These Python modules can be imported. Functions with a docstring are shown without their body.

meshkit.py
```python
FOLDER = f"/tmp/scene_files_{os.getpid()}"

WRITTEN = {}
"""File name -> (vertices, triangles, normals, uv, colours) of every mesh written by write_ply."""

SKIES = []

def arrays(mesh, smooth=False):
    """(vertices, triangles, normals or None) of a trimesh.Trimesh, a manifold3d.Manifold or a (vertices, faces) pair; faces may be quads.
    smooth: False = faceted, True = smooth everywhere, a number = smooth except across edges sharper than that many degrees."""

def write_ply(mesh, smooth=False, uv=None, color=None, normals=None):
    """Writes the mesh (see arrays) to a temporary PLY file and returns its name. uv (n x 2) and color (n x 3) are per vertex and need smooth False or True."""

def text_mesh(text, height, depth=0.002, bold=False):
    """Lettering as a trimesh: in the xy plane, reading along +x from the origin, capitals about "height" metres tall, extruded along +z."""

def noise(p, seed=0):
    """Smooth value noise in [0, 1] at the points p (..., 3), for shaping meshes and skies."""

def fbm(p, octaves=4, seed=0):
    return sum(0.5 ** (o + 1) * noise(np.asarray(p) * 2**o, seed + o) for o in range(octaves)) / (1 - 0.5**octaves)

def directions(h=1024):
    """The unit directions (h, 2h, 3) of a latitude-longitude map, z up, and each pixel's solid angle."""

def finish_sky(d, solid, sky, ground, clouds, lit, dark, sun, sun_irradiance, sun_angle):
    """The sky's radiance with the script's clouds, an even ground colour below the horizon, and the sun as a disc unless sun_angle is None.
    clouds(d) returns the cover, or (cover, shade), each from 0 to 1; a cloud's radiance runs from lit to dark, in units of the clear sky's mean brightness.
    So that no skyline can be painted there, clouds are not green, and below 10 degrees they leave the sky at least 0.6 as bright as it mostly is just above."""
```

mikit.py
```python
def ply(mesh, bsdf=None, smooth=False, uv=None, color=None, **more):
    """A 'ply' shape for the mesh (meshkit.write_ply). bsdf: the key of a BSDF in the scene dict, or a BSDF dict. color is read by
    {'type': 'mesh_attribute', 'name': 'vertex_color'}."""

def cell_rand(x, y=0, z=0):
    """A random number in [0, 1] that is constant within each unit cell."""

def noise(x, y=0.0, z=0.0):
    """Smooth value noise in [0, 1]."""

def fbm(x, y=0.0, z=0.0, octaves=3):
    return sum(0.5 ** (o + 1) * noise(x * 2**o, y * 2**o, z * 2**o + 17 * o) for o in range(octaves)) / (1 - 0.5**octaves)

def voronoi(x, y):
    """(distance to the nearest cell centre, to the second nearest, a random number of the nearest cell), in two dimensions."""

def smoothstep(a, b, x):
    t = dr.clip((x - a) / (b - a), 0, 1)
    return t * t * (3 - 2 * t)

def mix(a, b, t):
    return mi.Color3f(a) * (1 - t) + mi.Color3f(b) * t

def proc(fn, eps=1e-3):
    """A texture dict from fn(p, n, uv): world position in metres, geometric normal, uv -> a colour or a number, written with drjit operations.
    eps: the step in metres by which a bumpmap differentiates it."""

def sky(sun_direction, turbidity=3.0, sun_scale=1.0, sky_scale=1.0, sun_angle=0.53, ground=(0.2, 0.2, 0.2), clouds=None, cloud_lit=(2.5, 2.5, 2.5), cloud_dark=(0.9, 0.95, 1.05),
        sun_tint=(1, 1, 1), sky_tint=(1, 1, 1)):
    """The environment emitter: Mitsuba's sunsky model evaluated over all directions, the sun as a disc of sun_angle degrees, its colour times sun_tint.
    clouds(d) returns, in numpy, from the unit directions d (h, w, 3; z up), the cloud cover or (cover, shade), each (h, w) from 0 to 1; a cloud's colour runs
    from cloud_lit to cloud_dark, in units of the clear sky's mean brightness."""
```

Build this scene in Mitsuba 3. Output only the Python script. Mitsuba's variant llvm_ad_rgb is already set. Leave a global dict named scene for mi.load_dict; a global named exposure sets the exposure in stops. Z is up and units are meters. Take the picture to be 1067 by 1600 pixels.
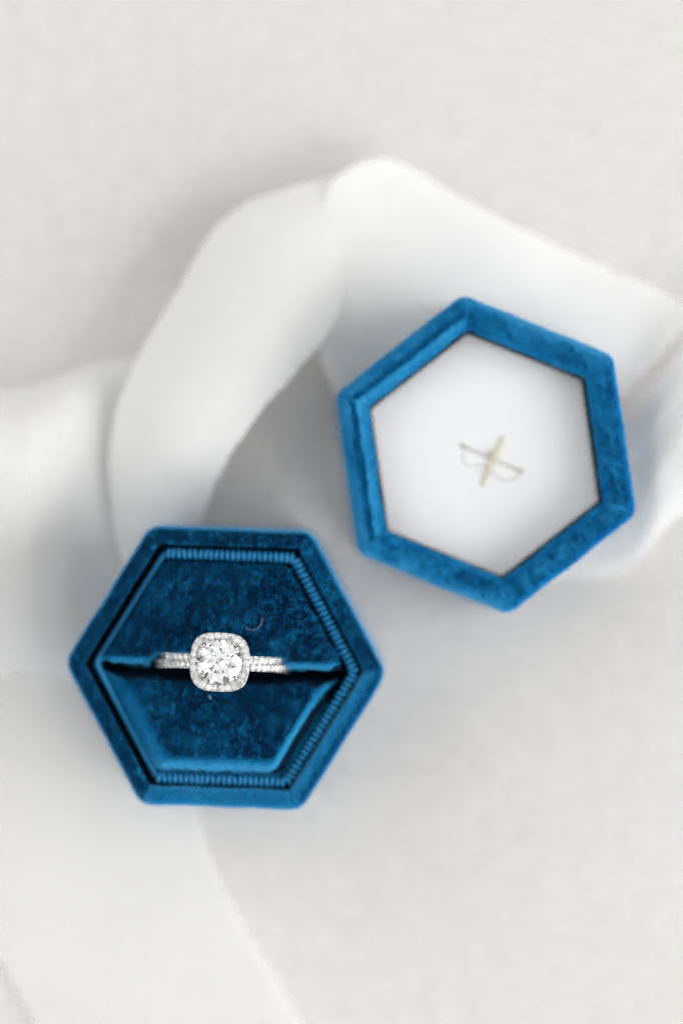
import math
import numpy as np, trimesh, manifold3d as m3, drjit as dr, mitsuba as mi, mikit
from scipy.spatial import HalfspaceIntersection, ConvexHull
from mikit import noise, fbm, smoothstep, mix, cell_rand
import meshkit
T = mi.ScalarTransform4f
RNG = np.random.default_rng(7)
MM = 0.001
scene, labels = {}, {}
exposure = -0.10

# ---------------------------------------------------------------- camera (macro lens looking straight down)
FOCUS_Z, DIST = 35.5, 450.0                      # millimetres
CAM_Z = FOCUS_Z + DIST
scene['camera'] = {'type': 'thinlens', 'fov': math.degrees(2 * math.atan(53.35 / DIST)), 'fov_axis': 'x',
                   'to_world': T().look_at(origin=[0, 0, CAM_Z * MM], target=[0, 0, 0], up=[0, 1, 0]),
                   'focus_distance': DIST * MM, 'aperture_radius': 0.0150, 'near_clip': 0.01, 'far_clip': 20.0}

# ---------------------------------------------------------------- light: unseen window lower right, unseen glow panels above and left, added fill behind
def panel(name, centre, aim, w, h, rad, label):
    scene[name] = {'type': 'rectangle', 'to_world': T().look_at(origin=centre, target=aim, up=[0.01, 0.02, 1]) @ T().scale([w / 2, h / 2, 1]),
                   'bsdf': {'type': 'diffuse', 'reflectance': {'type': 'rgb', 'value': 0.5}},
                   'emitter': {'type': 'area', 'radiance': {'type': 'rgb', 'value': rad}}}
    labels[name] = {'label': label, 'kind': 'structure'}
panel('window', [1.50, -0.58, 0.76], [0, 0, 0], 2.4, 1.4, [4.5, 4.5, 4.5], 'large bright window out of view on the right')
panel('unseen_overhead_panel', [0.15, 1.5, 2.2], [0.15, 1.5, 0], 4.4, 3.8, [0.86, 0.86, 0.86], 'unseen glowing panel overhead, lights the table from above')  # out of view, stands in for soft light from above
panel('unseen_panel', [-1.5, 0.5, 1.05], [0, 0, 0.1], 2.4, 1.9, [1.5, 1.5, 1.5], 'unseen glowing panel on the left, lightens the shaded left sides')  # out of view, placed to soften the shade on the left
panel('unseen_panel_001', [0.1, -1.9, 1.15], [0, 0, 0.2], 2.6, 2.0, [0.25, 0.25, 0.25], 'added dim glowing panel behind the camera, fills dark facets of the stone')  # added fill so the stone shows fewer black facets

# ---------------------------------------------------------------- helpers
def ply(v, f=None, bsdf=None, smooth=False, **k):
    if f is None:
        if hasattr(v, 'to_mesh'):
            mm = v.to_mesh(); v, f = np.array(mm.vert_properties[:, :3]), np.array(mm.tri_verts)
        else:
            v, f = np.array(v.vertices), np.array(v.faces)
    return mikit.ply((np.asarray(v, float) * MM, f), bsdf, smooth, **k)
COUNT = {}
def key_for(name):
    n = COUNT.get(name, 0); COUNT[name] = n + 1
    return name if n == 0 else f'{name}_{n:03d}'
def put(name, shape, label=None, **k):
    key = key_for(name); scene[key] = shape
    d = dict(k)
    if label: d['label'] = label
    if d: labels[key] = d
    return key
def to(x, y, z=0, rz=0):
    return T().translate([x * MM, y * MM, z * MM]).rotate([0, 0, 1], rz)
def k_at(z): return 0.1 * (CAM_Z - z) / DIST    # millimetres on the plane z per unit of the survey grid
def at(u, v, z): return np.array([(u - 533.5) * k_at(z), (800 - v) * k_at(z), z])

# ---------------------------------------------------------------- materials
def colour(c): return {'type': 'rgb', 'value': list(c)}
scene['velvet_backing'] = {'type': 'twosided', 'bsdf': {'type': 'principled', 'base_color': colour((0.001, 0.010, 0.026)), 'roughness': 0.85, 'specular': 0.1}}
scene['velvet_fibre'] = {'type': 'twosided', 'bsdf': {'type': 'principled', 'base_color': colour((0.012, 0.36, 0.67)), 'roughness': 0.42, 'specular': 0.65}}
scene['cord_fabric'] = {'type': 'twosided', 'bsdf': {'type': 'principled', 'base_color': colour((0.010, 0.22, 0.46)), 'roughness': 0.5, 'specular': 0.5, 'sheen': 1.0}}
def linen_col(p, n, uv):
    x, y = p.x * 1000, p.y * 1000
    warp = noise(x * 2.4, y * 0.40, 3.0) - 0.5
    weft = noise(x * 0.40, y * 2.4, 9.0) - 0.5
    big = fbm(x * 0.03, y * 0.03, 4.0, octaves=3) - 0.5
    mid = fbm(x * 0.25, y * 0.25, 8.0, octaves=2) - 0.5
    v = 1.0 + 0.075 * warp + 0.075 * weft + 0.025 * big + 0.012 * mid
    return mi.Color3f(0.757, 0.741, 0.722) * v
def linen_bump(p, n, uv):
    x, y = p.x * 1000, p.y * 1000
    a = dr.sin(x * 14.0 + 1.5 * noise(x * 0.5, y * 0.5, 1.0)); b = dr.sin(y * 14.0 + 1.5 * noise(x * 0.5, y * 0.5, 5.0))
    return 0.5 + 0.25 * (a * b) + 0.5 * (noise(x * 1.7, y * 0.12, 3.0) + noise(x * 0.12, y * 1.7, 9.0) - 1)
scene['linen'] = {'type': 'twosided', 'bsdf': {'type': 'bumpmap', 'arbitrary': {**mikit.proc(linen_bump, eps=5e-5)}, 'scale': 0.00006,
                  'bsdf': {'type': 'diffuse', 'reflectance': mikit.proc(linen_col)}}}
scene['silk_sheer'] = {'type': 'principledthin', 'base_color': colour((0.985, 0.985, 0.975)), 'roughness': 0.55, 'diff_trans': 0.55, 'spec_trans': 0.22, 'eta': 1.3}
scene['silk'] = {'type': 'principledthin', 'base_color': colour((0.985, 0.985, 0.97)), 'roughness': 0.6, 'diff_trans': 0.34, 'spec_trans': 0.02, 'eta': 1.3}
scene['white_card'] = {'type': 'twosided', 'bsdf': {'type': 'principled', 'base_color': colour((0.865, 0.866, 0.872)), 'roughness': 0.32, 'specular': 0.4}}
scene['gold_thread'] = {'type': 'twosided', 'bsdf': {'type': 'principled', 'base_color': colour((0.62, 0.57, 0.36)), 'roughness': 0.4, 'specular': 0.5}}
scene['grey_thread'] = {'type': 'twosided', 'bsdf': {'type': 'principled', 'base_color': colour((0.52, 0.50, 0.42)), 'roughness': 0.5, 'specular': 0.5}}
scene['pale_thread'] = {'type': 'twosided', 'bsdf': {'type': 'diffuse', 'reflectance': colour((0.62, 0.62, 0.58))}}
scene['lint_white'] = {'type': 'twosided', 'bsdf': {'type': 'diffuse', 'reflectance': colour((0.18, 0.30, 0.42))}}
scene['diamond'] = {'type': 'dielectric', 'int_ior': 2.417, 'ext_ior': 1.0}
scene['white_gold'] = {'type': 'twosided', 'bsdf': {'type': 'roughconductor', 'material': 'none', 'alpha': 0.10, 'specular_reflectance': colour((0.70, 0.685, 0.66))}}

# ---------------------------------------------------------------- the linen
def linen_mesh():
    n = 260
    s = np.linspace(-1, 1, n); s = np.sign(s) * (0.35 * np.abs(s) + 0.65 * np.abs(s) ** 3) * 620
    X, Y = np.meshgrid(s, s)
    P = np.stack([X, Y, X * 0], -1)
    h = meshkit.fbm(P / 55.0 + 11.3, 3, 5)
    Z = -1.6 * np.clip(h - 0.30, 0, 1)
    Z = np.where(np.abs(X) < 1e9, Z, 0)
    v = np.stack([X, Y, Z], -1).reshape(-1, 3)
    i = np.arange(n * n).reshape(n, n)
    f = np.stack([i[:-1, :-1], i[:-1, 1:], i[1:, 1:], i[1:, :-1]], -1).reshape(-1, 4)
    return v, np.vstack([f[:, [0, 1, 2]], f[:, [0, 2, 3]]])
put('tabletop', ply(*linen_mesh(), 'linen', True), 'pale grey linen cloth laid flat under the boxes and ribbons', kind='structure')

# ---------------------------------------------------------------- hexagon sweeps
def hex_path(a, rc, per_edge=36, per_corner=7):
    """Points and outward normals round a hexagon of apothem a whose corners have radius rc; corners at 0, 60 ... degrees."""
    P, N = [], []
    R = (a - rc) / math.cos(math.pi / 6)
    for c in range(6):
        cc = R * np.array([math.cos(c * math.pi / 3), math.sin(c * math.pi / 3)])
        for t in np.linspace(-math.pi / 6, math.pi / 6, per_corner):
            n = np.array([math.cos(c * math.pi / 3 + t), math.sin(c * math.pi / 3 + t)])
            P.append(cc + rc * n); N.append(n)
        c2 = R * np.array([math.cos((c + 1) * math.pi / 3), math.sin((c + 1) * math.pi / 3)])
        n = np.array([math.cos(c * math.pi / 3 + math.pi / 6), math.sin(c * math.pi / 3 + math.pi / 6)])
        for t in np.linspace(0, 1, per_edge + 2)[1:-1]:
            P.append(cc + (c2 - cc) * t + rc * n); N.append(n)
    return np.array(P), np.array(N)
def sweep(profile, a, rc, closed=True, wob=0.0, seed=0, crease=0.0, **k):
    """profile: (offset from apothem a, z) in order; returns vertices and triangles."""
    pr = np.array(profile, float); m = len(pr)
    cols_ = [hex_path(a + d, max(rc + d, 0.5), **k)[0] for d in pr[:, 0]]; n = len(cols_[0])
    v = np.stack([np.column_stack([c, np.full(n, z)]) for c, z in zip(cols_, pr[:, 1])], 1)
    if crease:                                       # the cloth is gathered at the corners
        pc = k.get('per_corner', 7); pe = k.get('per_edge', 36); w = np.zeros(n)
        for c in range(6):
            for j in range(pc): w[c * (pc + pe) + j] = math.exp(-((j - (pc - 1) / 2) / 0.9) ** 2)
        up = np.clip((v[:, :, 2] - v[:, :, 2].max() + 3) / 3, 0, 1)
        v[:, :, 2] -= crease * w[:, None] * up
    if wob:
        q = v / 5.0
        v = v + wob * np.stack([meshkit.fbm(q + s, 2, seed + s) - 0.5 for s in (1, 20, 40)], -1)
    i = np.arange(n * m).reshape(n, m); j = np.roll(i, -1, 0)
    cols = np.arange(m) if closed else np.arange(m - 1)
    nx = (cols + 1) % m
    q = np.stack([i[:, cols], j[:, cols], j[:, nx], i[:, nx]], -1).reshape(-1, 4)
    f = np.vstack([q[:, [0, 1, 2]], q[:, [0, 2, 3]]])
    v = v.reshape(-1, 3)
    tm = trimesh.Trimesh(v, f, process=False)
    return v, f
def outward(v, f, toward):
    """Flip triangles so that normals agree with the given field function."""
    c = v[f].mean(1); n = np.cross(v[f[:, 1]] - v[f[:, 0]], v[f[:, 2]] - v[f[:, 0]])
    bad = (n * toward(c)).sum(1) < 0
    f = f.copy(); f[bad] = f[bad][:, ::-1]
    return f
def arc(cx, cz, r, a0, a1, n=6):
    t = np.radians(np.linspace(a0, a1, n)); return [(cx + r * math.cos(x), cz + r * math.sin(x)) for x in t]
def hex_plate(a, rc, z, thick=0.6, dome=0.0):
    P, _ = hex_path(a, rc, per_edge=10)
    rings, n = 14, len(P)
    v = [np.array([[0, 0, z + dome]])]
    for r in np.linspace(0, 1, rings + 1)[1:]:
        v.append(np.column_stack([P * r, np.full(n, z + dome * (1 - r * r))]))
    v.append(np.column_stack([P, np.full(n, z - thick)])); v.append(np.array([[0, 0, z - thick]]))
    v = np.vstack(v); f = []
    idx = lambda r: 1 + r * n + np.arange(n)
    a_ = idx(0); f += [[0, p, q] for p, q in zip(a_, np.roll(a_, -1))]
    for r in range(rings):
        A, B = idx(r), idx(r + 1)
        f += [[p, s, t] for p, s, t in zip(A, B, np.roll(B, -1))] + [[p, t, q] for p, q, t in zip(A, np.roll(A, -1), np.roll(B, -1))]
    A = idx(rings); last = len(v) - 1
    f += [[q, p, last] for p, q in zip(A, np.roll(A, -1))]
    return v, np.array(f)

def smooth01(x):
    x = np.clip(x, 0, 1); return x * x * (3 - 2 * x)

# ---------------------------------------------------------------- velvet pile: real fibres standing on a surface
def pile(v, f, density, zmin, nap=(0, 0), napamp=0.5, jitter=0.07, length=0.80, rad=0.043, seed=1, keep=None, scale=3.0, thin=None, upright=False):
    rng = np.random.default_rng(seed)
    tri = v[f]; n = np.cross(tri[:, 1] - tri[:, 0], tri[:, 2] - tri[:, 0]); ar = np.linalg.norm(n, axis=1) / 2
    nn = n / np.maximum(2 * ar[:, None], 1e-12)
    ok = (tri[:, :, 2].mean(1) > zmin) & (ar > 1e-9)
    if keep is not None: ok &= keep(tri.mean(1), nn)
    w = ar * ok; total = int(w.sum() * density)
    which = rng.choice(len(f), total, p=w / w.sum())
    r1, r2 = np.sqrt(rng.random(total)), rng.random(total)
    t = tri[which]
    p = (1 - r1)[:, None] * t[:, 0] + (r1 * (1 - r2))[:, None] * t[:, 1] + (r1 * r2)[:, None] * t[:, 2]
    N = nn[which]
    if upright:                                      # stood upright on level parts, which then look dark from above
        w = (smooth01((N[:, 2] - 0.02) / 0.35) * (upright(p) if callable(upright) else 1.0))[:, None]
        N = N * (1 - w) + np.array([0, 0, 1.0]) * w; N /= np.linalg.norm(N, axis=1)[:, None]
    # combing of the pile: broad smears, small tufts, single-fibre scatter
    q = p * np.array([1.35, 0.75, 1.0])                # tufts run along the nap
    def field(s, sc): return np.stack([meshkit.fbm(q / sc + 7.7 * s, 2, seed + s) - 0.5, meshkit.fbm(q / sc + 3.1 * s, 2, seed + 50 + s) - 0.5, meshkit.fbm(q / sc - 5.3 * s, 2, seed + 90 + s) - 0.5], -1)
    tilt = 1.9 * napamp * field(1, scale) + 2.4 * napamp * field(3, scale * 0.25) + 2.4 * napamp * field(5, scale * 0.10)
    if thin is not None: tilt = np.sign(tilt) * np.maximum(np.abs(tilt) - thin, 0) * 2.4
    tilt = tilt + jitter * rng.normal(size=(total, 3)) + (nap(p) if callable(nap) else np.array([nap[0], nap[1], 0.0]))
    d = N + tilt - (tilt * N).sum(1)[:, None] * N
    d /= np.linalg.norm(d, axis=1)[:, None]
    L = length * rng.uniform(0.75, 1.15, total)
    a = np.cross(d, rng.normal(size=(total, 3))); a /= np.linalg.norm(a, axis=1)[:, None]
    b = np.cross(d, a)
    base = p - 0.05 * N
    vs = np.stack([base + rad * a, base + rad * (-0.5 * a + 0.866 * b), base + rad * (-0.5 * a - 0.866 * b), p + d * L[:, None]], 1).reshape(-1, 3)
    o = (np.arange(total) * 4)[:, None, None]
    fs = (np.array([[0, 1, 3], [1, 2, 3], [2, 0, 3]])[None] + o).reshape(-1, 3)
    return vs, fs
DENS = 140
def hexdist(p, a):
    """How far p lies inside a hexagon of apothem a, and the direction towards its middle from the nearest side."""
    th = np.radians(30 + 60 * np.arange(6)); n = np.column_stack([np.cos(th), np.sin(th)])
    d = a - p[:, :2] @ n.T; i = d.argmin(1)
    return d[np.arange(len(p)), i], np.column_stack([-n[i], np.zeros(len(p))])
AWAY = np.array([-0.94, 0.34, 0.0])                 # pile laid this way shows its lit flanks
def rim_nap(p):                                     # pile leaned on the lower right sides to put in their highlight
    phi = -hexdist(p, 20)[1]
    c = phi[:, 0] * math.cos(math.radians(-50)) + phi[:, 1] * math.sin(math.radians(-50))
    return (0.0 + 0.85 * smooth01((c + 0.12) / 1.0))[:, None] * AWAY

# ---------------------------------------------------------------- ring box base
BX, BY, BR = (*at(352, 1044.5, 26.5)[:2], -2.0)
BASE = to(BX, BY, 0, BR)
RIM_TOP = 26.4
base_parts = 'ring_box_base'
labels[base_parts] = {'label': 'open blue velvet hexagonal box half holding the diamond ring', 'category': 'ring box'}
def add(parent, name, v, f, bsdf, tw, smooth=35, **k):
    return put(f'{parent}__{name}', {**ply(v, f, bsdf, smooth), 'to_world': tw}, **k)
prof = [(0, 0), *arc(-0.0 - 1.3, RIM_TOP - 1.3, 1.3, 0, 90, 7), *arc(-2.45 + 0.75, RIM_TOP - 0.75, 0.75, 90, 180, 6), (-2.45, 21), (-2.45, 17)]
A0 = 21.9
def sweep_open(profile, a, rc, **k):
    v, f = sweep([(x, z) for x, z in profile], a, rc, closed=False, **k)
    return v, f
def fix(v, f):
    """Orient an open swept strip: the outer side's triangles must face outwards."""
    n = np.cross(v[f[:, 1]] - v[f[:, 0]], v[f[:, 2]] - v[f[:, 0]]); c = v[f].mean(1)
    outer = np.hypot(c[:, 0], c[:, 1]) > 0.98 * np.hypot(c[:, 0], c[:, 1]).max()
    s = (n[outer, :2] * c[outer, :2]).sum()
    up = n[:, 2].sum()
    return f if up > 0 else f[:, ::-1]
v, f = sweep_open(prof, A0, 2.3, wob=0.30, seed=3, crease=0.35); f = fix(v, f)
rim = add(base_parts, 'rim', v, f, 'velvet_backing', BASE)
pv, pf = pile(v, f, 240, 22.5, nap=rim_nap, napamp=0.20, jitter=0.015, rad=0.014, thin=0.08, upright=lambda p: 1 - smooth01(np.linalg.norm(rim_nap(p), axis=1) / 0.5), seed=11, keep=lambda c, n: (n[:, 2] > 0.4) | ((n[:, :2] * c[:, :2]).sum(1) > 0))
add(base_parts, 'rim__pile', pv, pf, 'velvet_fibre', BASE, smooth=False, kind='stuff')
pv, pf = pile(v, f, 55, 0.3, napamp=0.3, jitter=0.03, length=0.45, rad=0.026, seed=12, keep=lambda c, n: (c[:, 2] < 22.5) & ((n[:, :2] * c[:, :2]).sum(1) > 0) & (hexdist(c, A0)[0] < 1.0))
add(base_parts, 'rim__side_pile', pv, pf, 'velvet_fibre', BASE, smooth=False, kind='stuff')
v, f = hex_plate(19.25, 0.9, 18.2, 2.0)
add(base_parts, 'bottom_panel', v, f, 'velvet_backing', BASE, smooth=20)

# the two halves of the cushion with the slot between them
PAD_TOP = 26.6
def pad(sign):
    a, r = 16.95, 2.8
    R = a / math.cos(math.pi / 6)
    slot = 0.1 if sign > 0 else 1.35
    rs = 1.5 if sign > 0 else 3.6                    # the lower half rolls off more softly into the slot
    cs = [(R, 0), (R / 2, a), (-R / 2, a), (-R, 0)]
    # half hexagon kept clear of the slot
    tan60 = math.tan(math.pi / 3)
    y0 = slot
    pts = []
    inset = lambda d, yy: (R - d / math.sin(math.pi / 3)) - yy / tan60      # half width at height yy of the hexagon inset by d
    def sph(x, y, z, rr):
        s = trimesh.creation.icosphere(2, rr).vertices
        pts.append(s + np.array([x, y, z]))
    for sx in (1, -1):
        for d in (0,):
            yy = a - r
            sph(sx * (inset(r, yy)), yy, PAD_TOP - r, r)
            yb = y0 + rs
            sph(sx * (inset(rs, yb)), yb, PAD_TOP - rs, rs)
            pts.append(np.array([[sx * inset(0.1, y0 + 0.05), y0 + 0.05, 16.5], [sx * inset(0.1, y0 + 0.05), y0 + 0.05, PAD_TOP - max(rs, r)], [sx * inset(0.05, a - 0.05), a - 0.05, 16.5]]))
            pts.append(np.array([[sx * (inset(r, y0 + 1.2 * r) + 0.0), y0 + 1.2 * r, PAD_TOP - r * 0.95 - (0.9 if sign < 0 else 0)]]))
    M = m3.Manifold.hull_points(np.vstack(pts).astype(np.float64))
    M = M.refine_to_length(0.9)
    mm = M.to_mesh(); v, f = np.array(mm.vert_properties[:, :3], float), np.array(mm.tri_verts)
    tm = trimesh.Trimesh(v, f, process=True); v, f = np.array(tm.vertices), np.array(tm.faces)
    top = np.clip((v[:, 2] - 22) / 4, 0, 1)
    inner = np.clip(1 - ((np.abs(v[:, 1]) - 8.6) / 8) ** 2, 0, 1) * np.clip(1 - (v[:, 0] / 17) ** 2, 0, 1)
    v[:, 2] += top * (0.9 * inner + 0.45 * (meshkit.fbm(v / 6.0 + 3, 2, 4) - 0.5))
    v[:, :2] += 0.35 * np.stack([meshkit.fbm(v / 4.0 + 9, 2, 5) - 0.5, meshkit.fbm(v / 4.0 + 19, 2, 6) - 0.5], -1)
    gap = smooth01((11.6 - np.abs(v[:, 0] + 0.8)) / 1.6) * np.exp(-np.maximum(v[:, 1] - slot, 0) / 3.2)     # the band presses the lips apart
    v[:, 1] += (2.3 if sign > 0 else 0.6) * gap
    v[:, 0] -= 0.35
    if sign < 0:
        v[:, 1] *= -1; f = f[:, ::-1]
    return v, f
for sign, lab in ((1, 'upper half of the blue velvet cushion above the slot'), (-1, 'lower half of the blue velvet cushion below the slot')):
    v, f = pad(sign)
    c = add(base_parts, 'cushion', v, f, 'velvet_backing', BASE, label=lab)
    def comb(p, sign=sign):                           # middle upright so it looks dark, margins leaned to put in the highlights
        d, inw = hexdist(p, 16.75)
        if sign > 0:
            d = np.abs(p[:, 1]) - 0.1; amt, wid = 1.2, 1.3
        else:
            d = np.where(np.abs(p[:, 1]) < 0, 9, d); amt, wid = 1.35, 2.5
        t = smooth01(1.25 - d / wid)[:, None]
        patch = np.clip(1.5 * (meshkit.fbm(p / 4.0 + 2, 2, 77) - 0.62), 0, 1)[:, None]
        return t * amt * AWAY + (1 - t) * (patch * AWAY + np.array([0.03, 0.04, 0.0]))  # small constant lean towards the camera keeps the middle dark
    pv, pf = pile(v, f, 290, 22.0, nap=comb, napamp=0.37, jitter=0.012, length=1.0, rad=0.010, thin=0.19, upright=True, seed=20 + sign, scale=1.9, keep=lambda c, n, sign=sign: ~((n[:, 1] * sign < -0.5) & (c[:, 2] < PAD_TOP - 1.3)) & ((n[:, 2] > 0.3) | (c[:, 2] > PAD_TOP - (1.2 if sign > 0 else 3.0))))
    scene[c + '__pile'] = {**ply(pv, pf, 'velvet_fibre', False), 'to_world': BASE}
    labels[c + '__pile'] = {'kind': 'stuff'}

# pleated cord lying in the groove round the cushion
CA, CR, CZ = 18.0, 0.84, 25.1
v, f = sweep(arc(0, CZ - 0.8, CR * 0.5, 0, 330, 10), CA, 1.1, wob=0.08, seed=8)
f = outward(v, f, lambda c: np.column_stack([(c[:, :2] / np.linalg.norm(c[:, :2], axis=1)[:, None]) * 0, c[:, 2] - CZ + 0 * c[:, 0]]))
add(base_parts, 'cord', v, f, 'cord_fabric', BASE, smooth=True)
rib = trimesh.creation.icosphere(2, 1.0)
rv = np.array(rib.vertices) * [CR * 1.12, 0.35, CR * 1.05]
P, N = hex_path(CA, 1.1, per_edge=200, per_corner=20)
Pc = np.vstack([P, P[:1]]); s = np.concatenate([[0], np.cumsum(np.linalg.norm(np.diff(Pc, axis=0), axis=1))])
rib_ply = ply(rv, rib.faces, 'cord_fabric', True)
nr = int(s[-1] / 0.86)
for q in np.arange(nr) * s[-1] / nr:
    i = min(np.searchsorted(s, q), len(P) - 1)
    ang = math.degrees(math.atan2(N[i, 1], N[i, 0]))
    left = 0.5 + 0.5 * math.cos(math.radians(ang - 178))       # flattened pleats on the left sides
    sc = 1.0 if left < 0.72 else 0.7
    put(base_parts + '__cord__rib', {**rib_ply, 'to_world': BASE @ T().translate([P[i, 0] * MM, P[i, 1] * MM, (CZ - (0.0 if left < 0.72 else 0.95)) * MM]).rotate([0, 0, 1], ang + RNG.normal() * 5).rotate([0, 1, 0], RNG.normal() * 4).scale([sc, sc * RNG.uniform(0.9, 1.1), sc])})

# ---------------------------------------------------------------- lid, lying on its back
LX, LY, LR = (*at(760, 710, 26)[:2], 38.0)
LID = to(LX, LY, 0, LR)
lid = 'box_lid'
labels[lid] = {'label': 'blue velvet hexagonal box lid lying open beside the box, white inside', 'category': 'box lid'}
LT = 26.0
prof = [(0, 0), *arc(-1.9, LT - 1.9, 1.9, 0, 88, 8), *arc(-2.35, LT - 2.2, 2.17, 85, 180, 9), (-4.54, 22.5), (-4.57, 17.0)]
v, f = sweep_open(prof, 22.1, 2.2, wob=0.32, seed=30, crease=0.45); f = fix(v, f)
add(lid, 'rim', v, f, 'velvet_backing', LID)
def lid_nap(p):  # pile leaned to put highlights on the lit inner slopes
    a = math.radians(-LR); R = np.array([[math.cos(a), -math.sin(a), 0], [math.sin(a), math.cos(a), 0], [0, 0, 1]])
    d, inw = hexdist(p, 22.1)
    away = R @ AWAY
    lit = smooth01(-1.1 * (inw * away).sum(1) - 0.05)           # inner slopes that look towards the window
    slope = 1 + (1 - lit) * (0.75 - 0.42 * d)                # shaded sides: lean set bright at the outer edge, darker inwards
    body = slope * np.clip(0.1 + 1.1 * meshkit.fbm(p / 6.0 + 4, 2, 41) - 0.9 * smooth01(1 - np.abs(d - 2.2) / 0.9) * lit, 0, 2)
    return (body + 1.9 * lit * smooth01((d - 2.7) / 0.7) + 0.35 * smooth01((0.9 - d) / 0.6))[:, None] * away
pv, pf = pile(v, f, DENS, 22.6, nap=lid_nap, napamp=0.5, seed=31, scale=2.4, length=0.6, keep=lambda c, n: (hexdist(c, 22.1)[0] < 3.7) | ((hexdist(c, 22.1)[0] < 4.4) & (c[:, 2] > 24.0)))
add(lid, 'rim__pile', pv, pf, 'velvet_fibre', LID, smooth=False, kind='stuff')
pv, pf = pile(v, f, 55, 0.3, napamp=0.3, jitter=0.03, length=0.45, rad=0.026, seed=33, keep=lambda c, n: (c[:, 2] < 22.5) & ((n[:, :2] * c[:, :2]).sum(1) > 0) & (hexdist(c, 22.1)[0] < 1.0))
add(lid, 'rim__side_pile', pv, pf, 'velvet_fibre', LID, smooth=False, kind='stuff')
v, f = hex_plate(17.5, 0.6, 18.8, 0.8)
add(lid, 'inner_floor', v, f, 'velvet_backing', LID, smooth=25)
v, f = hex_plate(17.1, 0.6, 20.2, 0.7, dome=0.1)
add(lid, 'lining_panel', v, f, 'white_card', LID, smooth=25, label='glossy white lining board inside the lid')
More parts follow.
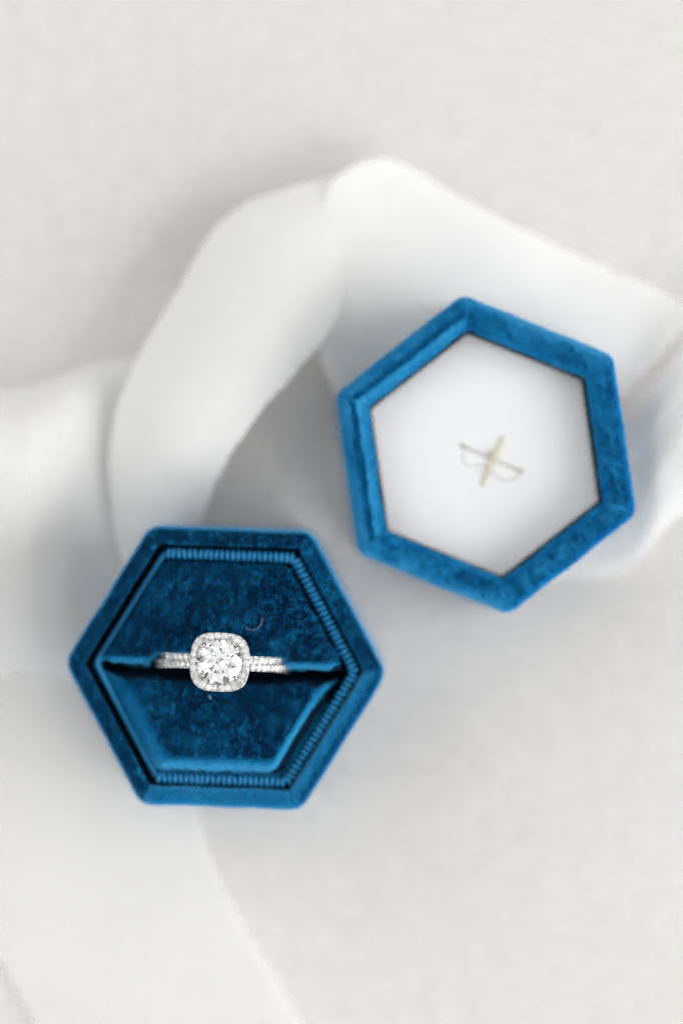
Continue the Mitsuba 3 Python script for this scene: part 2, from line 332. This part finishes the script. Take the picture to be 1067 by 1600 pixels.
def tube(pts, r, n=8, sub=6):
    pts = np.array(pts, float)
    if len(pts) > 2:
        from scipy.interpolate import CubicSpline
        t = np.arange(len(pts)); pts = CubicSpline(t, pts)(np.linspace(0, len(pts) - 1, (len(pts) - 1) * sub + 1))
    r = np.broadcast_to(np.asarray(r, float), len(pts)) if np.ndim(r) == 0 else np.interp(np.linspace(0, 1, len(pts)), np.linspace(0, 1, len(r)), r)
    d = np.gradient(pts, axis=0); d /= np.linalg.norm(d, axis=1)[:, None]
    a = np.cross(d, [0.1, 0.05, 1.0]); a /= np.linalg.norm(a, axis=1)[:, None]; b = np.cross(d, a)
    th = np.arange(n) * 2 * math.pi / n
    v = (pts[:, None] + r[:, None, None] * (np.cos(th)[None, :, None] * a[:, None] + np.sin(th)[None, :, None] * b[:, None])).reshape(-1, 3)
    i = np.arange(len(v)).reshape(len(pts), n); j = np.roll(i, -1, 1)
    q = np.stack([i[:-1], j[:-1], j[1:], i[1:]], -1).reshape(-1, 4)
    f = np.vstack([q[:, [0, 2, 1]], q[:, [0, 3, 2]]])
    c0, c1 = len(v), len(v) + 1
    v = np.vstack([v, pts[:1], pts[-1:]])
    f = np.vstack([f, np.column_stack([i[0], j[0], np.full(n, c0)]), np.column_stack([j[-1], i[-1], np.full(n, c1)])])
    return v, f
ZP = 20.32
I4 = T()
def arch(u0, v0, u1, v1, h):
    p0, p1 = at(u0, v0, ZP), at(u1, v1, ZP)
    return [p0 + (p1 - p0) * t + np.array([0, 0, h * 4 * t * (1 - t) + 0.1]) for t in np.linspace(0, 1, 7)]
add(lid, 'stitch', *tube(arch(787, 681, 752, 760, 0.5), [0.14, 0.22, 0.24, 0.22, 0.14]), 'gold_thread', I4, smooth=True, label='thick gold stitch across the lining, upright arm of the cross')
add(lid, 'stitch', *tube(arch(721, 696, 816, 737, 0.35), [0.38, 0.12, 0.10, 0.10, 0.12, 0.38]), 'grey_thread', I4, smooth=True, label='thin grey stitch of the cross with dark ends')
add(lid, 'stitch__knot', *tube([at(766, 706, ZP) + [0, 0, .7], at(769, 713, ZP) + [0, 0, .95], at(770, 718, ZP) + [0, 0, .7]], [0.25, 0.40, 0.25]), 'gold_thread', I4, smooth=True)
add(lid, 'loose_thread', *tube([at(*q, ZP) + [0, 0, .12] for q in ((727, 706), (725, 722), (740, 728), (757, 727), (768, 738), (785, 749), (802, 748), (812, 738))], 0.10), 'pale_thread', I4, smooth=True)

# ---------------------------------------------------------------- ring
def brilliant(simple=False):
    """Round brilliant of girdle radius 1; z = 0 at the girdle."""
    H = []
    def plane(az, tilt, r, z):                  # outward normal at azimuth az, tilted from vertical by tilt; passes through radius r at height z
        a, t = math.radians(az), math.radians(tilt)
        n = np.array([math.sin(t) * math.cos(a), math.sin(t) * math.sin(a), math.cos(t)])
        H.append([*n, -(n @ np.array([r * math.cos(a), r * math.sin(a), z]))])
    g = 0.03; tb = g + 0.44 * math.tan(math.radians(34.5))
    H.append([0, 0, 1, -tb])
    for k in range(8):
        plane(45 * k, 34.5, 1, g)
        plane(45 * k, 180 - 40.9, 1, -g)
        if not simple:
            plane(45 * k + 22.5, 21.5, 0.56 * math.cos(math.pi / 8), tb)
            for s in (-11.25, 11.25):
                plane(45 * k + 22.5 + s, 42.0, math.cos(math.radians(11.25)), g)
                plane(45 * k + 22.5 + s, 180 - 42.3, math.cos(math.radians(11.25)), -g)
    for k in range(48 if not simple else 16):
        plane(360 * (k + .5) / (48 if not simple else 16), 90, 1, 0)
    pts = HalfspaceIntersection(np.array(H), np.array([0, 0, 0.01])).intersections
    pts = np.unique(np.round(pts, 5), axis=0)
    h = ConvexHull(pts); f = h.simplices.copy()
    n = np.cross(pts[f[:, 1]] - pts[f[:, 0]], pts[f[:, 2]] - pts[f[:, 0]])
    bad = (n * h.equations[:, :3]).sum(1) < 0; f[bad] = f[bad][:, ::-1]
    return pts, f
ring = 'diamond_ring'
labels[ring] = {'label': 'white gold diamond ring with square halo standing in the velvet slot', 'category': 'ring'}
HZ = 35.1                                          # girdle height of the big stone
RING = to(-19.1, -24.3, 0, -2.6) @ T().translate([0, 0, 0.0211]).rotate([1, 0, 0], -3.2).translate([0, 0, -0.0211])
SR = 3.52
bv, bf = brilliant()
put(ring + '__centre_stone', {**ply(bv * SR, bf, 'diamond', False), 'to_world': RING @ T().translate([0, 0, HZ * MM]).rotate([0, 0, 1], 9)}, 'large round brilliant centre stone')
# halo plate: a cushion-shaped ring of metal
def cushion(h, e, n=96):
    t = np.arange(n) * 2 * math.pi / n
    c, s = np.cos(t), np.sin(t)
    r = h / (np.abs(c) ** e + np.abs(s) ** e) ** (1 / e)
    return np.column_stack([r * c, r * s])
def ring_prism(outer, inner, z0, z1, bev=0.12):
    """closed ring between two curves of equal point number, upper edges bevelled"""
    n = len(outer)
    sc = lambda c, d: c * (1 + d / np.hypot(c[:, 0], c[:, 1]))[:, None]
    at_z = lambda c, z: np.column_stack([c, np.full(n, z)])
    L = [at_z(outer, z0), at_z(outer, z1 - 0.06), at_z(sc(outer, -0.06), z1), at_z(sc(outer, -bev), z1), at_z(sc(outer, -bev - 0.02), z1 - 0.55),
         at_z(sc(inner, bev + 0.02), z1 - 0.55), at_z(sc(inner, bev), z1), at_z(inner, z1), at_z(inner, z0)]
    K = len(L)
    v = np.vstack(L); i = np.arange(K * n).reshape(K, n); f = []
    for a in range(K):
        A, B = i[a], i[(a + 1) % K]
        f.append(np.column_stack([A, np.roll(A, -1), np.roll(B, -1)])); f.append(np.column_stack([A, np.roll(B, -1), B]))
    return v, np.vstack(f)
HZ0 = 34.35
E = 3.1
v, f = ring_prism(cushion(4.66, E), cushion(3.45, 2.05), HZ0 - 1.0, HZ0, 0.08)
put(ring + '__halo', {**ply(v, f, 'white_gold', 25), 'to_world': RING}, 'metal cushion-shaped halo round the large stone')
sv, sf = brilliant(False)
small = {}
def stone_ply(r):
    r = round(r, 3)
    if r not in small: small[r] = ply(sv * r, sf, 'diamond', False)
    return small[r]
bead_m = trimesh.creation.icosphere(1, 1.0)
beads = {}
def bead_ply(r):
    r = round(r, 3)
    if r not in beads: beads[r] = ply(np.array(bead_m.vertices) * r, bead_m.faces, 'white_gold', True)
    return beads[r]
def walk(curve, n, off=0.0):
    c = np.vstack([curve, curve[:1]]); s = np.concatenate([[0], np.cumsum(np.linalg.norm(np.diff(c, axis=0), axis=1))])
    q = (np.arange(n) + off) / n * s[-1]
    return np.column_stack([np.interp(q, s, c[:, 0]), np.interp(q, s, c[:, 1])])
NH = 26
mid = cushion(4.10, 2.75)
for x, y in walk(mid, NH):
    put(ring + '__halo__halo_stone', {**stone_ply(0.51), 'to_world': RING @ T().translate([x * MM, y * MM, (HZ0 + 0.03) * MM]).rotate([0, 0, 1], float(RNG.uniform(0, 45))).rotate([1, 0, 0], float(RNG.normal() * 14)).rotate([0, 1, 0], float(RNG.normal() * 14))})
for curve in (cushion(4.50, E), cushion(3.70, 2.4)):
    for x, y in walk(curve, NH, 0.5):
        put(ring + '__halo__bead', {**bead_ply(0.15), 'to_world': RING @ T().translate([x * MM, y * MM, (HZ0 + 0.02) * MM]).scale([1, 1, 2.2])})
# basket rails and claws
for ang in (42, 133, 222, 318):
    a = math.radians(ang); u = np.array([math.cos(a), math.sin(a)])
    pts = [[*(u * 1.2), HZ - 3.7], [*(u * 3.3), HZ - 1.0], [*(u * 3.68), HZ - 0.1], [*(u * 3.60), HZ + 0.38], [*(u * 3.15), HZ + 0.62]]
    v, f = tube(pts, [0.34, 0.34, 0.30, 0.27, 0.17])
    put(ring + '__claw', {**ply(v, f, 'white_gold', True), 'to_world': RING})
# band: a hoop standing in the slot
RO, RI, BW = 10.5, 9.1, 1.18
CZR = 31.6 - RO
def hoop():
    n = 128; t = np.arange(n) * 2 * math.pi / n
    pr = [(RO - 0.1, -BW), (RO, -BW + 0.06), (RO, -BW + 0.13), (RO - 0.55, -BW + 0.15), (RO - 0.55, BW - 0.15), (RO, BW - 0.13), (RO, BW - 0.06), (RO - 0.1, BW), (RI + 0.2, BW), (RI, BW - 0.3), (RI, -BW + 0.3), (RI + 0.2, -BW)]
    v = np.array([[r * math.sin(a), y, CZR + r * math.cos(a)] for a in t for r, y in pr]); m = len(pr)
    i = np.arange(n * m).reshape(n, m); j = np.roll(i, -1, 0); i2 = np.roll(i, -1, 1); j2 = np.roll(j, -1, 1)
    q = np.stack([i, i2, j2, j], -1).reshape(-1, 4)
    return v, np.vstack([q[:, [0, 1, 2]], q[:, [0, 2, 3]]])
v, f = hoop()
if trimesh.Trimesh(v, f).volume < 0: f = f[:, ::-1]
put(ring + '__band', {**ply(v, f, 'white_gold', 30), 'to_world': RING})
step = 1.06 / RO
for k in range(3, 17):
    for sgn in (1, -1):
        ang = sgn * (k * step)
        if abs(ang) > 1.62: continue
        for row, y in ((0, -0.57), (1, 0.57)):
            a = ang + (0.5 * step if row else 0) * sgn
            M = RING @ T().translate([0, 0, CZR * MM]).rotate([0, 1, 0], math.degrees(a)).translate([0, y * MM, (RO + 0.02) * MM])
            put(ring + '__band__pave_stone', {**stone_ply(0.52), 'to_world': M @ T().rotate([0, 0, 1], float(RNG.uniform(0, 45))).rotate([1, 0, 0], float(RNG.normal() * 9)).rotate([0, 1, 0], float(RNG.normal() * 9))})
            for yy in ((-0.5, 0.5) if row == 0 else (0.5,)):
                M2 = RING @ T().translate([0, 0, CZR * MM]).rotate([0, 1, 0], math.degrees(a + step / 2)).translate([0, (y + yy) * MM, (RO + 0.02) * MM]).scale([1, 1, 2.2])
                put(ring + '__band__bead', {**bead_ply(0.17), 'to_world': M2})
# ---------------------------------------------------------------- ribbons
def spline(pts, n):
    from scipy.interpolate import PchipInterpolator
    pts = np.array(pts, float); d = np.linalg.norm(np.diff(pts, axis=0), axis=1) ** 0.5
    t = np.concatenate([[0], np.cumsum(d)])
    from scipy.interpolate import CubicSpline
    return CubicSpline(t, pts)(np.linspace(0, t[-1], n))
def ribbon(left, right, crown, n=160, m=28, ripple=0.5, fray=0.35, seed=0, zmin=0.25, skew=None, crease=0.22):
    """left, right: the two edges (u, v, z); crown: bulge across the width at each station"""
    rng = np.random.default_rng(seed)
    Lp = np.array([at(*p) for p in left]); Rp = np.array([at(*p) for p in right])
    Ls, Rs = spline(Lp, n), spline(Rp, n)
    cr = np.interp(np.linspace(0, 1, n), np.linspace(0, 1, len(crown)), crown)
    w = np.linspace(0, 1, m)
    v = Ls[:, None] * (1 - w)[None, :, None] + Rs[:, None] * w[None, :, None]
    prof_ = np.sin(np.pi * w) ** 0.8 if skew is None else w ** skew[0] * (1 - w) ** skew[1] / ((skew[0] / sum(skew)) ** skew[0] * (skew[1] / sum(skew)) ** skew[1])
    v[:, :, 2] += cr[:, None] * prof_[None]
    q = np.stack([v[:, :, 0] / 9, v[:, :, 1] / 9, np.full(v.shape[:2], seed * 3.3)], -1)
    v[:, :, 2] += ripple * 2 * (meshkit.fbm(q, 3, seed) - 0.5)
    u_ = np.linspace(0, 1, n)[:, None] + 0 * w[None]; w_ = w[None] + 0 * u_
    v[:, :, 2] += crease * 2 * (meshkit.fbm(np.stack([w_ * 5.5, u_ * 2.2, w_ * 0 + seed], -1), 2, seed + 3) - 0.5)     # soft lengthwise creases
    d = Rs - Ls; d /= np.linalg.norm(d, axis=1)[:, None]
    for side, sg in ((0, -1), (-1, 1)):             # torn, fraying edges
        wave = meshkit.fbm(np.column_stack([np.arange(n) * 0.35, np.full(n, seed + side), np.zeros(n)]), 3, seed) - 0.5
        v[:, side] += sg * d * (fray * rng.random(n) + 0.35 * wave)[:, None]
    v[:, :, 2] = np.maximum(v[:, :, 2], zmin)
    i = np.arange(n * m).reshape(n, m)
    f = np.stack([i[:-1, :-1], i[1:, :-1], i[1:, 1:], i[:-1, 1:]], -1).reshape(-1, 4)
    return v.reshape(-1, 3), np.vstack([f[:, [0, 1, 2]], f[:, [0, 2, 3]]])
# one long ribbon: up the left limb, folded over at the top, away to the right behind the lid, round and back under the lid
limbL = [(210, 960, 0.4), (185, 850, 4.5), (172, 720, 9.5), (198, 600, 10), (285, 440, 8), (352, 340, 7), (440, 297, 6), (545, 270, 5), (620, 262, 5)]
limbR = [(290, 960, 0.4), (308, 850, 6.5), (342, 740, 14.5), (405, 645, 16), (490, 548, 14), (528, 490, 11), (540, 440, 8), (560, 400, 6), (610, 380, 6)]
v1, f1 = ribbon(limbL, limbR, [2.5, 3, 3.2, 3.4, 3.6, 3.6, 3.2, 2, 1], ripple=0.5, seed=2)
topL = [(505, 330, 8), (520, 285, 7.5), (560, 256, 6.5), (610, 250, 5.5), (680, 284, 4), (760, 330, 3), (830, 364, 2), (900, 398, 1.5), (985, 434, 1.2), (1090, 490, 0.8)]
topR = [(497, 548, 8), (506, 575, 7.5), (520, 605, 7), (545, 645, 5), (600, 690, 2), (680, 720, 1.5), (760, 725, 1), (840, 710, 1), (920, 665, 1), (984, 606, 0.8)]
v2, f2 = ribbon(topL, topR, [1.4, 1.6, 2.0, 2.0, 1.5, 1.2, 1.0, 0.8, 0.6], ripple=0.3, seed=5)
retL = [(1200, 430, 7), (1130, 480, 7), (1067, 545, 7), (1020, 612, 6), (980, 660, 4), (900, 705, 1), (820, 760, 0.8)]
retR = [(1200, 740, 6), (1130, 770, 6), (1067, 802, 5), (1025, 842, 3.5), (985, 885, 1.6), (930, 900, 0.8), (860, 905, 0.6)]
v3, f3 = ribbon(retL, retR, [3, 3, 3, 2.5, 1.2, 0.6, 0.3], ripple=0.5, seed=9)
put('silk_ribbon', ply(np.vstack([v1, v2, v3]), np.vstack([f1, f2 + len(v1), f3 + len(v1) + len(v2)]), 'silk', True),
    'white silk ribbon folded into an arch behind the box and under the lid', category='ribbon')
v, f = ribbon([(300, 560, 0.5), (235, 560, 1.0), (165, 568, 2), (110, 582, 3), (60, 600, 3.5), (0, 606, 3), (-80, 600, 3)],
              [(300, 960, 0.5), (235, 990, 0.5), (165, 1030, 0.5), (110, 1060, 0.5), (60, 1070, 0.5), (0, 1060, 0.5), (-80, 1040, 0.5)], [0.3, 1.0, 6, 11, 13, 13, 12], ripple=0.4, seed=12, skew=(0.7, 1.9))
put('silk_ribbon', ply(v, f, 'silk', True), 'white silk ribbon bulging at the left edge beside the arch', category='ribbon')
v, f = ribbon([(300, 900, 0.2), (302, 1080, 0.2), (305, 1240, 0.3), (316, 1300, 0.4), (345, 1380, 0.5), (400, 1480, 0.6), (470, 1600, 0.6), (520, 1690, 0.6)],
              [(-200, 830, 0.3), (-170, 1000, 0.4), (-130, 1200, 0.4), (-80, 1350, 0.5), (-30, 1440, 0.6), (12, 1520, 0.7), (60, 1610, 0.7), (110, 1700, 0.7)], [0.2, 0.2, 0.3, 0.5, 0.6, 0.6, 0.5], ripple=0.2, seed=15)
put('silk_ribbon', ply(v, f, 'silk_sheer', True), 'sheer white ribbon tail lying flat below the box', category='ribbon')

# ---------------------------------------------------------------- lint caught in the velvet
def fluff(pts, r, label):
    v, f = tube([at(u, w, z) for u, w, z in pts], r, n=6)
    put('lint', ply(v, f, 'lint_white', True), label, category='lint')
fluff([(383, 979, 28.3), (390, 984, 28.4), (400, 983, 28.4), (408, 975, 28.4), (409, 965, 28.2)], 0.055, 'curved pale fibre on the upper velvet cushion right of the halo')
fluff([(326, 1087, 28.0), (328, 1090, 28.1), (329, 1092, 28.0)], 0.16, 'white speck of fluff on the lower velvet cushion')
